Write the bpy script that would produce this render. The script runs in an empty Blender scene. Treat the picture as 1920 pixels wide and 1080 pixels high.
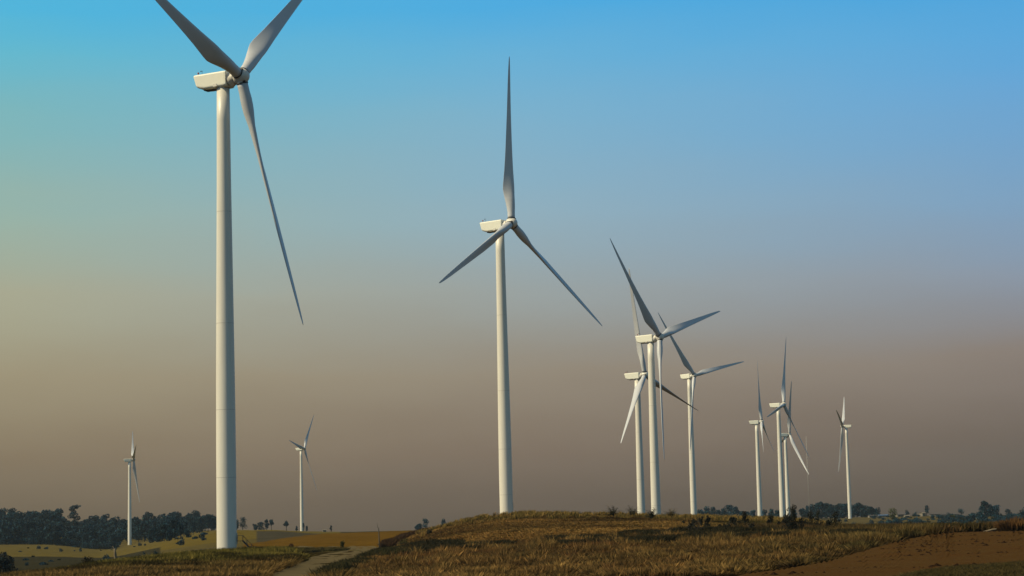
import bpy, math, random
import numpy as np
from mathutils import Matrix, Vector

# ------------------------------------------------------------------ camera
EYE = 5.0                       # eye height above the plain datum
F = 3800.0                      # focal length in photo pixels (1920 wide)
PITCH = math.atan(445 / 3800)
ROLL = 0.0245
fw = np.array([0, math.cos(PITCH), math.sin(PITCH)])
r0 = np.array([1.0, 0, 0]); u0 = np.array([0, -math.sin(PITCH), math.cos(PITCH)])
RT = math.cos(ROLL) * r0 - math.sin(ROLL) * u0
UP = math.sin(ROLL) * r0 + math.cos(ROLL) * u0
scene = bpy.context.scene
COL = scene.collection
cam_d = bpy.data.cameras.new('camera'); cam = bpy.data.objects.new('camera', cam_d); COL.objects.link(cam)
cam_d.sensor_width = 36; cam_d.lens = F / 1920 * 36; cam_d.clip_start = 0.5; cam_d.clip_end = 30000
cam.matrix_world = Matrix(((RT[0], UP[0], -fw[0], 0), (RT[1], UP[1], -fw[1], 0), (RT[2], UP[2], -fw[2], EYE), (0, 0, 0, 1)))
scene.camera = cam

# ------------------------------------------------------------------ light
SUN_AZ = math.radians(197)      # measured from +X counter-clockwise: from the left, a little behind the camera
SUN_EL = math.radians(42)
def lin(c):
    o = []
    for v in c:
        v /= 255
        o.append(v / 12.92 if v <= .04045 else ((v + .055) / 1.055) ** 2.4)
    return (*o, 1)
world = bpy.data.worlds.new("World"); scene.world = world; world.use_nodes = True
nt = world.node_tree; nt.nodes.clear()
N = nt.nodes.new; Lk = nt.links.new
wout = N('ShaderNodeOutputWorld'); bg = N('ShaderNodeBackground'); bg.inputs[1].default_value = 1.0
Lk(bg.outputs[0], wout.inputs[0])
sky = N('ShaderNodeTexSky'); sky.sky_type = 'NISHITA'; sky.sun_disc = False
sky.sun_elevation = SUN_EL; sky.sun_rotation = math.pi / 2 - SUN_AZ; sky.air_density = 1.2; sky.dust_density = 2.5
skys = N('ShaderNodeMixRGB'); skys.blend_type = 'MULTIPLY'; skys.inputs[0].default_value = 1
skys.inputs[2].default_value = (.06, .06, .06, 1); Lk(sky.outputs[0], skys.inputs[1])
tc = N('ShaderNodeTexCoord'); sep = N('ShaderNodeSeparateXYZ'); Lk(tc.outputs['Generated'], sep.inputs[0])
# sky colours set by height, darker brown low down and clearer blue higher up
nz = N('ShaderNodeTexNoise'); nz.inputs['Scale'].default_value = 9; nz.inputs['Detail'].default_value = 5
mp = N('ShaderNodeMapping'); mp.inputs['Scale'].default_value = (1, 1, 4.5); Lk(tc.outputs['Generated'], mp.inputs[0]); Lk(mp.outputs[0], nz.inputs[0])
nzm = N('ShaderNodeMath'); nzm.operation = 'MULTIPLY_ADD'; nzm.inputs[1].default_value = .017; nzm.inputs[2].default_value = -.0085
Lk(nz.outputs[0], nzm.inputs[0])
addz = N('ShaderNodeMath'); addz.operation = 'ADD'; Lk(sep.outputs[2], addz.inputs[0]); Lk(nzm.outputs[0], addz.inputs[1])
el = N('ShaderNodeMapRange'); el.inputs[1].default_value = 0; el.inputs[2].default_value = .26; Lk(addz.outputs[0], el.inputs[0])
def ramp(stops):
    r = N('ShaderNodeValToRGB'); cr = r.color_ramp; cr.interpolation = 'EASE' if False else 'LINEAR'
    while len(cr.elements) < len(stops): cr.elements.new(.5)
    for e, (p, c) in zip(cr.elements, stops):
        e.position = p; e.color = lin(c)
    Lk(el.outputs[0], r.inputs[0]); return r
PS = (0, .035, .137, .288, .44, .585, .78, .88, .97)
def rampc(*cs): return ramp(list(zip(PS, cs)))
rl = rampc((108, 93, 71), (115, 99, 77), (136, 119, 94), (160, 149, 122), (170, 170, 146), (154, 180, 168), (124, 183, 190), (100, 185, 208), (82, 182, 220))
rc = rampc((98, 84, 70), (106, 91, 76), (128, 111, 94), (150, 139, 122), (156, 164, 162), (146, 176, 190), (124, 178, 206), (104, 177, 216), (80, 172, 224))
rr = rampc((84, 74, 63), (92, 80, 69), (113, 100, 89), (138, 127, 118), (140, 152, 167), (127, 163, 194), (104, 167, 215), (92, 168, 220), (76, 165, 222))
dv = N('ShaderNodeMath'); dv.operation = 'DIVIDE'; Lk(sep.outputs[0], dv.inputs[0]); Lk(sep.outputs[1], dv.inputs[1])
a1 = N('ShaderNodeMapRange'); a1.inputs[1].default_value = -.25; a1.inputs[2].default_value = 0; Lk(dv.outputs[0], a1.inputs[0])
a2 = N('ShaderNodeMapRange'); a2.inputs[1].default_value = 0; a2.inputs[2].default_value = .25; Lk(dv.outputs[0], a2.inputs[0])
m1 = N('ShaderNodeMixRGB'); Lk(a1.outputs[0], m1.inputs[0]); Lk(rl.outputs[0], m1.inputs[1]); Lk(rc.outputs[0], m1.inputs[2])
m2 = N('ShaderNodeMixRGB'); Lk(a2.outputs[0], m2.inputs[0]); Lk(m1.outputs[0], m2.inputs[1]); Lk(rr.outputs[0], m2.inputs[2])
hi = N('ShaderNodeMapRange'); hi.interpolation_type = 'SMOOTHSTEP'; hi.inputs[1].default_value = .27; hi.inputs[2].default_value = .6; Lk(sep.outputs[2], hi.inputs[0])
m3 = N('ShaderNodeMixRGB'); Lk(hi.outputs[0], m3.inputs[0]); Lk(m2.outputs[0], m3.inputs[1]); Lk(skys.outputs[0], m3.inputs[2])
Lk(m3.outputs[0], bg.inputs[0])

sd = bpy.data.lights.new('sun', 'SUN'); so = bpy.data.objects.new('sun', sd); COL.objects.link(so)
sd.energy = 4.9; sd.angle = math.radians(.5); sd.color = (1, .86, .55)
sdir = Vector((math.cos(SUN_AZ) * math.cos(SUN_EL), math.sin(SUN_AZ) * math.cos(SUN_EL), math.sin(SUN_EL)))
so.rotation_euler = sdir.to_track_quat('Z', 'Y').to_euler(); so.location = (-200, -50, 150)
scene.view_settings.view_transform = 'Standard'; scene.view_settings.look = 'None'
scene.view_settings.exposure = 0; scene.view_settings.gamma = 1
scene.cycles.max_bounces = 5; scene.cycles.diffuse_bounces = 2; scene.cycles.volume_bounces = 0
scene.cycles.transparent_max_bounces = 4

# ------------------------------------------------------------------ helpers
rng = np.random.default_rng(7); random.seed(7)
def tag(o, label=None, cat=None, group=None, kind=None):
    for k, v in (('label', label), ('category', cat), ('group', group), ('kind', kind)):
        if v: o[k] = v
    return o
def empty(name, loc, rz=0):
    o = bpy.data.objects.new(name, None); COL.objects.link(o); o.location = loc; o.rotation_euler = (0, 0, rz); o.empty_display_size = .5
    return o
def link(name, me, parent=None, loc=None):
    o = bpy.data.objects.new(name, me); COL.objects.link(o)
    if parent: o.parent = parent
    if loc is not None: o.location = loc
    return o
class MB:
    def __init__(s): s.v = []; s.f = []; s.sm = []
    def add(s, vs, fs, smooth=False):
        b = len(s.v); s.v += [tuple(v) for v in vs]; s.f += [tuple(b + i for i in f) for f in fs]; s.sm += [smooth] * len(fs)
    def box(s, c, d, M=None):
        x, y, z = d[0] / 2, d[1] / 2, d[2] / 2
        vs = [Vector((sx * x, sy * y, sz * z)) for sx in (-1, 1) for sy in (-1, 1) for sz in (-1, 1)]
        if M: vs = [M @ v for v in vs]
        vs = [v + Vector(c) for v in vs]
        s.add(vs, [(0, 1, 3, 2), (4, 6, 7, 5), (0, 4, 5, 1), (2, 3, 7, 6), (0, 2, 6, 4), (1, 5, 7, 3)])
    def tube(s, pts, rad, n=8, smooth=True, cap=True):
        pts = [Vector(p) for p in pts]
        if not hasattr(rad, '__len__'): rad = [rad] * len(pts)
        vs = []
        for i, p in enumerate(pts):
            t = (pts[min(i + 1, len(pts) - 1)] - pts[max(i - 1, 0)]).normalized()
            a = t.orthogonal().normalized() if abs(t.z) < .99 else Vector((1, 0, 0)); b = t.cross(a).normalized(); a = b.cross(t).normalized()
            for k in range(n):
                w = 2 * math.pi * k / n; vs.append(p + rad[i] * (math.cos(w) * a + math.sin(w) * b))
        fs = [(i * n + k, i * n + (k + 1) % n, (i + 1) * n + (k + 1) % n, (i + 1) * n + k) for i in range(len(pts) - 1) for k in range(n)]
        s.add(vs, fs, smooth)
        if cap:
            b = len(s.v) - len(vs)
            s.f.append(tuple(b + k for k in reversed(range(n)))); s.f.append(tuple(b + (len(pts) - 1) * n + k for k in range(n))); s.sm += [False, False]
    def mesh(s, name, mat):
        me = bpy.data.meshes.new(name); me.from_pydata(s.v, [], s.f); me.polygons.foreach_set('use_smooth', s.sm)
        me.materials.append(mat); me.update(); return me
    def build(s, name, mat, parent=None, loc=None): return link(name, s.mesh(name, mat), parent, loc)
def np_mesh(name, verts, polys, mat, cols=None, smooth=False):
    """verts (n,3); polys (m,k) with fixed k; cols (n,3) point colours"""
    me = bpy.data.meshes.new(name); m, k = polys.shape
    me.vertices.add(len(verts)); me.vertices.foreach_set('co', verts.astype(np.float32).ravel())
    me.loops.add(m * k); me.loops.foreach_set('vertex_index', polys.astype(np.int32).ravel())
    me.polygons.add(m); me.polygons.foreach_set('loop_start', np.arange(0, m * k, k, dtype=np.int32))
    me.polygons.foreach_set('loop_total', np.full(m, k, dtype=np.int32))
    me.polygons.foreach_set('use_smooth', np.full(m, smooth))
    if cols is not None:
        a = me.color_attributes.new('Col', 'FLOAT_COLOR', 'POINT')
        a.data.foreach_set('color', np.c_[cols, np.ones(len(cols))].astype(np.float32).ravel())
    me.materials.append(mat); me.update(calc_edges=True); return me

def material(name, base, rough=.8, noise=None, attr=False, metallic=0, bump=None, transl=0):
    """noise = (scale, strength, second colour); attr multiplies by the mesh's own colour"""
    m = bpy.data.materials.new(name); m.use_nodes = True; t = m.node_tree; p = t.nodes['Principled BSDF']
    p.inputs['Roughness'].default_value = rough; p.inputs['Metallic'].default_value = metallic
    if rough > .7: p.inputs['Specular IOR Level'].default_value = .15 if rough < .92 else 0
    src = None
    if attr:
        at = t.nodes.new('ShaderNodeAttribute'); at.attribute_name = 'Col'; src = at.outputs[0]
    else:
        rgb = t.nodes.new('ShaderNodeRGB'); rgb.outputs[0].default_value = (*base, 1); src = rgb.outputs[0]
    if noise:
        c = t.nodes.new('ShaderNodeTexCoord')
        for sc, st, c2 in noise:
            n = t.nodes.new('ShaderNodeTexNoise'); n.inputs['Detail'].default_value = 6; n.inputs['Roughness'].default_value = .65
            mpn = t.nodes.new('ShaderNodeMapping'); mpn.inputs['Scale'].default_value = sc if hasattr(sc, '__len__') else (sc, sc, sc)
            n.inputs['Scale'].default_value = 1
            t.links.new(c.outputs['Object'], mpn.inputs[0]); t.links.new(mpn.outputs[0], n.inputs[0])
            mr = t.nodes.new('ShaderNodeMapRange'); mr.inputs[1].default_value = .38; mr.inputs[2].default_value = .66; mr.inputs[4].default_value = st
            t.links.new(n.outputs[0], mr.inputs[0])
            mx = t.nodes.new('ShaderNodeMixRGB'); t.links.new(mr.outputs[0], mx.inputs[0]); t.links.new(src, mx.inputs[1])
            if len(c2) == 1:
                mm = t.nodes.new('ShaderNodeMixRGB'); mm.blend_type = 'MULTIPLY'; mm.inputs[0].default_value = 1
                t.links.new(src, mm.inputs[1]); mm.inputs[2].default_value = (c2[0], c2[0], c2[0], 1); t.links.new(mm.outputs[0], mx.inputs[2])
            else: mx.inputs[2].default_value = (*c2, 1)
            src = mx.outputs[0]
    t.links.new(src, p.inputs['Base Color'])
    if bump:
        sc, st = bump
        c = t.nodes.new('ShaderNodeTexCoord'); n = t.nodes.new('ShaderNodeTexNoise'); n.inputs['Scale'].default_value = sc; n.inputs['Detail'].default_value = 6
        b = t.nodes.new('ShaderNodeBump'); b.inputs['Strength'].default_value = 1; b.inputs['Distance'].default_value = st
        t.links.new(c.outputs['Object'], n.inputs[0]); t.links.new(n.outputs[0], b.inputs['Height']); t.links.new(b.outputs[0], p.inputs['Normal'])
    return m
M = dict(
    paint=material('white_paint', (.66, .63, .55), .42, [((.5, .5, .05), .16, (.48, .45, .38)), ((1.6, 1.6, .10), .4, (.52, .49, .43))]),
    shell=material('nacelle_shell', (.76, .75, .64), .4, [((.5, .5, .5), .25, (.66, .64, .53))]),
    blade=material('blade_gelcoat', (.49, .50, .515), .42, [((.4, .4, .4), .2, (.36, .36, .36))]),
    dark=material('black_rubber', (.012, .012, .014), .6),
    grille=material('vent_grille', (.03, .033, .04), .6),
    steel=material('galvanised_steel', (.02, .026, .035), .5, metallic=.4),
    red=material('beacon_glass', (.25, .03, .02), .3),
    seam=material('weld_seam', (.43, .41, .36), .6),
    ground=material('field_ground', None, .95, [(.35, .55, (.55,)), (2.2, .6, (.5,)), ((.04, .04, .04), .35, (.62,))], attr=True, bump=(1.4, .25)),
    road=material('gravel_road', (.092, .072, .038), .95, [((.5, .12, .5), .6, (.064, .050, .027)), (5, .4, (.118, .094, .052))], bump=(6, .05)),
    dirt=material('ploughed_soil', (.064, .034, .0125), .95, [(.16, .65, (.070, .048, .018)), (.9, .6, (.048, .023, .008)), (5, .5, (.028, .012, .005)), (14, .4, (.07, .037, .013))], bump=(5, .08)),
    grass=material('dry_grass', None, .8, attr=True),
    leaf=material('tree_leaves', None, .75, attr=True),
    bark=material('bark', (.045, .036, .026), .9, [(3, .5, (.02, .016, .012))]),
    palebark=material('pale_dead_wood', (.16, .13, .09), .9, [(3, .5, (.08, .06, .04))]),
    wood=material('grey_wood', (.10, .09, .075), .9, [(2, .5, (.05, .045, .04))]),
    wall=material('hut_wall', (.17, .15, .12), .85, [(2, .4, (.2, .17, .13))]),
    blueroof=material('blue_tin_roof', (.06, .11, .20), .5),
    greyroof=material('rusty_tin_roof', (.05, .045, .04), .7, [(1, .5, (.09, .06, .04))]),
    window=material('dark_window', (.01, .012, .016), .2),
)

# ------------------------------------------------------------------ terrain
def proj(P):
    P = np.asarray(P, float) - np.array([0, 0, EYE]); d = P @ fw
    return 960 + F * (P @ RT) / d, 540 - F * (P @ UP) / d
def unproj(x, y, r):
    d = fw + RT * (x - 960) / F - UP * (y - 540) / F
    return d * (r / math.hypot(d[0], d[1])) + np.array([0, 0, EYE])
TX = [-900, 0, 100, 200, 300, 420, 520, 600, 700, 760, 850, 950, 1100, 1230, 1300, 1500, 1700, 1920, 2800]
TR = [
 (1, [-1.7] * 19), (40, [-1.75] * 19), (100, [-3.3] * 19),
 (150, [-4.4] * 10 + [-4.3, -4.2, -4.1, -4.0, -3.9, -3.8, -3.6, -3.6, -3.5]),
 (200, [-4.6, -4.6, -4.6, -4.4, -4.3, -4.3, -4.4, -4.6, -4.6, -4.6, -4.5, -4.4, -4.3, -4.2, -4.1, -3.6, -3.2, -3.0, -3]),
 (280, [-6, -5.6, -4.9, -4.1, -3.7, -3.6, -3.9, -4.5, -4.4, -4.2, -3.8, -3.5, -3.3, -3.1, -3.0, -2.8, -2.6, -2.5, -2.5]),
 (340, [-9, -9, -8, -6, -4.8, -4.3, -4.5, -4.7, -4.5, -4, -2.4, -1.6, -1.8, -2, -2.2, -2.6, -2.9, -3.0, -3]),
 (420, [-10, -10, -9.5, -7.5, -5.5, -4.4, -4.4, -4.5, -4.4, -3.9, -1, 0, 0, -.3, -.6, -1.7, -4.6, -5, -5]),
 (560, [-10, -10, -10, -9, -6.5, -4.6, -4.5, -4.4, -4.2, -2.8, 1.1, 3.3, 2.6, 1.6, 1.0, -.6, -6, -7, -8]),
 (650, [-10, -10, -10, -9.5, -7, -5, -4.6, -4.2, -3.8, -2.9, .5, 2.9, 1.5, -1, -1, -3, -7, -8, -8]),
 (850, [-10, -10, -10, -11, -8, -5.2, -4.0, -2.9, -2.0, -1.9, -2, -2, -5, -20, -15, -8, -9, -9, -9]),
 (1000, [-10, -10, -10.5, -12, -8, -4.6, -3, -1.9, -1.2, -1.0, -1, -2, -10, -24, -15, -10, -8, -9, -9]),
 (1400, [-10, -10.5, -11, -14, -6, 1.0, 1.3, -3, -4, -4, -4, -5, -6, -8, -2.5, -8, -7, -8, -8]),
 (1800, [-8, -8.5, -10, -16, -6, 0, 0, -3, -4, -4, -4, -5, -6, -8, -6, -12, -5, -7, -7]),
 (2200, [-6, -6.6, -8, -17, -6, 2, 0, -2, -4, -4, -4, -4, -4, -5, -5, -6, -2, -4, -4]),
 (2500, [-2, 0, 0, -8, -4, 4, 0, -2, -3, -3, -3, -3, -2, -2, -1, .5, .2, -2, -2]),
 (2800, [14, 14, 12, 8, 6, 3, -1, -4, -4, -4, -4, -3, -3, -2, -1, -1, -1.5, -3, -3]),
 (4600, [-6] * 19)]
GX = np.arange(-900, 2801, 12.5); GL = np.linspace(0, math.log(4600), 420)
_rows = np.array([np.interp(GX, TX, row) for _, row in TR]); _lr = np.log([r for r, _ in TR])
TZ = np.array([np.interp(GL, _lr, _rows[:, i]) for i in range(len(GX))])      # [x, r]
def blur(a, s, ax):
    k = np.exp(-.5 * (np.arange(-3 * s, 3 * s + 1) / s) ** 2); k /= k.sum()
    p = [(0, 0), (0, 0)]; p[ax] = (3 * s, 3 * s); b = np.pad(a, p, mode='edge')
    return np.apply_along_axis(lambda v: np.convolve(v, k, 'valid'), ax, b)
TZ = blur(blur(TZ, 2, 0), 4, 1) if False else blur(blur(TZ, 2, 0), 3, 1)
def vnoise(x, y, seed=0):
    """smooth value noise in -1..1"""
    xi = np.floor(x).astype(np.int64); yi = np.floor(y).astype(np.int64); fx = x - xi; fy = y - yi
    fx = fx * fx * (3 - 2 * fx); fy = fy * fy * (3 - 2 * fy)
    def h(a, b):
        n = (a * 374761393 + b * 668265263 + seed * 1442695041) & 0x7fffffff
        n = ((n ^ (n >> 13)) * 1274126177) & 0x7fffffff
        return ((n ^ (n >> 16)) & 0xffff) / 32767.5 - 1
    return (h(xi, yi) * (1 - fx) + h(xi + 1, yi) * fx) * (1 - fy) + (h(xi, yi + 1) * (1 - fx) + h(xi + 1, yi + 1) * fx) * fy
def terrain_z(X, Y):
    X = np.asarray(X, float); Y = np.asarray(Y, float)
    r = np.maximum(np.hypot(X, Y), 1.01); az = np.arctan2(X, Y)
    az = np.clip(az, -.46, .46)
    px = np.clip(970.9 + 3826 * np.tan(az), -899, 2799); gi = (px + 900) / 12.5; gj = np.log(np.minimum(r, 4599)) / GL[1]
    i = np.minimum(gi.astype(int), len(GX) - 2); j = np.minimum(gj.astype(int), len(GL) - 2); a = gi - i; b = gj - j
    z = TZ[i, j] * (1 - a) * (1 - b) + TZ[i + 1, j] * a * (1 - b) + TZ[i, j + 1] * (1 - a) * b + TZ[i + 1, j + 1] * a * b
    amp = np.clip((r - 60) / 200, 0, 1)
    z = z + amp * (.16 * vnoise(X / 9, Y / 9, 1) + .08 * vnoise(X / 3.1, Y / 3.1, 2) + np.clip((r - 500) / 1500, 0, 1) * .5 * vnoise(X / 60, Y / 60, 3))
    return z + EYE
def col_az(x): return math.atan((x - 970.9) / 3826)
def at(x, r, dz=0):
    """ground point in the direction of photo column x, r metres out"""
    a = col_az(x); X, Y = r * math.sin(a), r * math.cos(a)
    return Vector((X, Y, float(terrain_z(X, Y)) + dz))
_RS = np.exp(np.linspace(math.log(90), math.log(2600), 900))
def hit(px, py):
    """first ground point the line of sight through a photo pixel meets"""
    d = fw + RT * (px - 960) / F - UP * (py - 540) / F; d = d / math.hypot(d[0], d[1])
    X = _RS * d[0]; Y = _RS * d[1]; Z = EYE + _RS * d[2]; g = terrain_z(X, Y)
    k = np.argmax(g >= Z)
    return Vector((X[k], Y[k], float(g[k])))
# soil patches of the ground (real colours of the crops and stubble)
def bound(px, pts): return np.interp(px, [p[0] for p in pts], [p[1] for p in pts])
DIRT = [(1360, 1092), (1400, 1082), (1480, 1071), (1560, 1056), (1640, 1031), (1700, 1016), (1750, 1006), (1800, 1000), (1860, 998), (1960, 996)]
GREEN = [(1640, 1100), (1720, 1081), (1780, 1070), (1850, 1064), (1960, 1056)]
ROADL = [(1021, 745), (1026, 655), (1033, 648), (1040, 604), (1050, 568), (1062, 537), (1080, 496), (1100, 470), (1160, 380)]
ROADR = [(1021, 748), (1026, 745), (1031, 705), (1040, 688), (1050, 664), (1062, 636), (1080, 596), (1100, 552), (1160, 440)]
def in_dirt(px, py): return (px > 1360) & (py > bound(px, DIRT)) & (py < bound(px, GREEN))
def in_road(px, py):
    l = np.interp(py, [p[0] for p in ROADL], [p[1] for p in ROADL]); r = np.interp(py, [p[0] for p in ROADR], [p[1] for p in ROADR])
    return ((py > 1021.5) & (px > l) & (px < r)) | ((py > 1023.5) & (py < 1029.5) & (px > 548) & (px < 740))
def road_clear(px, py, h=18):
    m = np.ones(len(px), bool)
    for d in range(0, h + 1, 3): m &= ~in_road(px, py - d)
    return m
def ground_col(X, Y, Z):
    r = np.hypot(X, Y); px, py = proj(np.stack([X, Y, Z], -1)); c = np.empty(X.shape + (3,))
    n1 = vnoise(X / 25, Y / 25, 5); n2 = vnoise(X / 7, Y / 7, 6); n3 = vnoise(X / 90, Y / 140, 7)
    c[:] = (.055, .034, .013)
    def put(mask, col): c[mask] = col
    kn = (r > 285) & (r < 720) & (px > 700)
    n4 = vnoise(X / 2.6, Y / 5.5, 8); n5 = vnoise(X / 1.1, Y / 2.2, 9); k = np.clip(.5 + .35 * n2 + .35 * n1 + .45 * n4 + .4 * n5, 0, 1)[..., None]
    c[kn] = ((1 - k) * np.array([.045, .025, .009]) + k * np.array([.25, .15, .042]))[kn]
    near = (r < 230); put(near & (px > 600), (.03, .018, .008)); put((r < 420) & (px <= 640), (.045, .034, .012))
    lf = (px < 700) & (r >= 420); put(lf, (.10, .082, .030))
    put(lf & (px < 330) & (r > 1150), (.155, .118, .034)); put(lf & (px < 330) & (r <= 1150), (.048, .044, .026))
    put(lf & (px < 330) & (r < 800) & (n3 > .1), (.065, .050, .030))
    put((px < 640) & (px >= 300) & (r >= 420) & (r < 1000), (.125, .098, .036))
    put((px < 660) & (px >= 300) & (r >= 1000), (.16, .118, .028))
    put((px < 640) & (px > 480) & (r >= 820) & (r < 1330), (.075, .066, .045))
    oc = (px > 455) & (px < 900) & (r > 440) & (r < 1150) & (r > 440 + (640 - px) * .9) & (r < 1150 - np.clip(640 - px, 0, 200) * 2.0)
    put(oc, (.145, .080, .014))
    fr = (px > 640) & (r > 1150); put(fr, (.065, .056, .030))
    put((px > 1550) & (r > 1150), (.085, .070, .034)); put((px > 1550) & (r > 1150) & (n3 + .4 * n1 > .25), (.13, .10, .04)); put((px > 1550) & (r > 1150) & (n3 + .5 * n1 < -.3), (.03, .036, .022))
    return .60 * c * (1 + .12 * n2[..., None]) * np.where(r > 420, 1.3, 1.0)[..., None]
az = np.unique(np.r_[np.linspace(-.285, .285, 520), np.linspace(.285, 2 * math.pi - .285, 60)])[:-1]
rs = np.r_[[0.5, 5, 12, 25, 40, 60, 80, 95], np.exp(np.linspace(math.log(105), math.log(4600), 560))]
A, Rr = np.meshgrid(az, rs, indexing='ij'); X = Rr * np.sin(A); Y = Rr * np.cos(A); Z = terrain_z(X, Y)
na, nr = A.shape
idx = np.arange(na * nr).reshape(na, nr); i2 = np.roll(idx, -1, 0)
q = np.stack([idx[:, :-1], idx[:, 1:], i2[:, 1:], i2[:, :-1]], -1).reshape(-1, 4)
gm = np_mesh('ground', np.stack([X, Y, Z], -1).reshape(-1, 3), q, M['ground'], ground_col(X, Y, Z).reshape(-1, 3), smooth=True)
tag(link('ground', gm), kind='structure')

def sheet(name, rows, mat, lift, n=30):
    """a thin layer laid over the terrain; rows = list of (left pixel, right pixel)"""
    vs = []; fs = []
    for (a, b) in rows:
        pa, pb = hit(*a), hit(*b)
        for k in range(n + 1):
            p = pa.lerp(pb, k / n); z = float(terrain_z(p.x, p.y)); vs.append((p.x, p.y, z + lift))
    w = n + 1
    for i in range(len(rows) - 1):
        for k in range(n): fs.append((i * w + k, i * w + k + 1, (i + 1) * w + k + 1, (i + 1) * w + k))
    me = bpy.data.meshes.new(name); me.from_pydata(vs, [], fs); me.materials.append(mat); me.polygons.foreach_set('use_smooth', [True] * len(fs))
    return tag(link(name, me), kind='structure')
def jag(y): return 2.2 * math.sin(y * 1.9) + 1.5 * math.sin(y * .7 + 2) + random.uniform(-.8, .8)
rr_ = []
for y in np.arange(1100, 1023.5, -1.2):
    l = float(np.interp(y, [p[0] for p in ROADL], [p[1] for p in ROADL])); r = float(np.interp(y, [p[0] for p in ROADR], [p[1] for p in ROADR]))
    rr_.append(((l + jag(y), y), (r + jag(y + 40), y)))
sheet('dirt_road', rr_, M['road'], .03, 24)
sheet('side_track', [((546 + jag(y), y), (668, y)) for y in (1030.5, 1029, 1027.5, 1026, 1024.5)], M['road'], .045, 30)
# ploughed field: columns of the patch
rows = []
for t in np.linspace(0, 1, 60):
    col = []
    rows.append(t)
vs = []; fs = []; xs = np.r_[np.arange(1362, 1960, 5.0), [2000, 2100]]
for x in xs:
    top = float(bound(x, DIRT)) + .6 * jag(x); bot = max(float(bound(x, GREEN)), top + 2); bot = min(bot + jag(x * .3), 1118)
    p0, p1 = hit(x, bot), hit(x, top); ra = math.hypot(p0.x, p0.y); rb = min(math.hypot(p1.x, p1.y), 304 + .5 * jag(x)); aa = math.atan2(p0.x, p0.y)
    for t in np.linspace(0, 1, 110):
        r = ra + (rb - ra) * t; qx, qy = r * math.sin(aa), r * math.cos(aa)
        vs.append((qx, qy, float(terrain_z(qx, qy)) + .20))
for i in range(len(xs) - 1):
    for k in range(109): fs.append((i * 110 + k, (i + 1) * 110 + k, (i + 1) * 110 + k + 1, i * 110 + k + 1))
me = bpy.data.meshes.new('ploughed_field'); me.from_pydata(vs, [], fs); me.materials.append(M['dirt']); me.polygons.foreach_set('use_smooth', [True] * len(fs))
tag(link('ploughed_field', me), kind='structure')

# ------------------------------------------------------------------ wind turbines
TILT = math.radians(5); CONE = math.radians(2.5); BL = 54.0
def blade_mesh(pitch):
    """span along +Z, leading edge towards +X, upwind face towards -Y"""
    st = []
    S = [0, .8, 2, 3.5, 5, 6.5, 8, 9.5, 11, 13, 16, 20, 25, 30, 35, 40, 45, 49, 52, 53.4, 54]
    chord = np.interp(S, [0, 2, 5, 9.5, 11, 16, 25, 35, 45, 51, 53.4, 54], [2.3, 2.3, 2.85, 3.85, 3.8, 3.2, 2.5, 1.85, 1.3, .85, .45, .12])
    thick = np.interp(S, [0, 2, 5, 9.5, 16, 25, 40, 54], [1, 1, .68, .36, .27, .22, .19, .16])
    tw = np.interp(S, [0, 5, 10, 20, 35, 54], [44, 40, 32, 17, 6, 0])
    nseg = 28; vs = []
    for s, c, t, w in zip(S, chord, thick, tw):
        ang = math.radians(w + pitch); rnd = min(1, max(0, (s - 1.5) / 8)); rnd = rnd * rnd * (3 - 2 * rnd)
        for k in range(nseg):
            a = 2 * math.pi * k / nseg
            xc = .5 * (1 + math.cos(a))                                  # 1 = trailing, 0 = leading
            yt = 5 * t * (.2969 * math.sqrt(xc) - .126 * xc - .3516 * xc ** 2 + .2843 * xc ** 3 - .1036 * xc ** 4) * (1 if math.sin(a) >= 0 else -1)
            yt += .045 * 4 * xc * (1 - xc)
            fx, fy = (.32 - xc) * c, yt * c
            cx, cy = -math.cos(a) * c / 2, math.sin(a) * c / 2
            x = cx * (1 - rnd) + fx * rnd; y = cy * (1 - rnd) + fy * rnd
            pre = -.9 * (s / BL) ** 2.2
            vs.append((x * math.cos(ang) + y * math.sin(ang), -x * math.sin(ang) + y * math.cos(ang) + pre, s))
    fs = [(i * nseg + k, i * nseg + (k + 1) % nseg, (i + 1) * nseg + (k + 1) % nseg, (i + 1) * nseg + k) for i in range(len(S) - 1) for k in range(nseg)]
    fs.append(tuple(reversed(range(nseg)))); fs.append(tuple((len(S) - 1) * nseg + k for k in range(nseg)))
    me = bpy.data.meshes.new('blade'); me.from_pydata(vs, [], fs); me.polygons.foreach_set('use_smooth', [True] * (len(fs) - 2) + [False] * 2)
    me.materials.append(M['blade']); me.update(); return me
BLADES = {}
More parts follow.
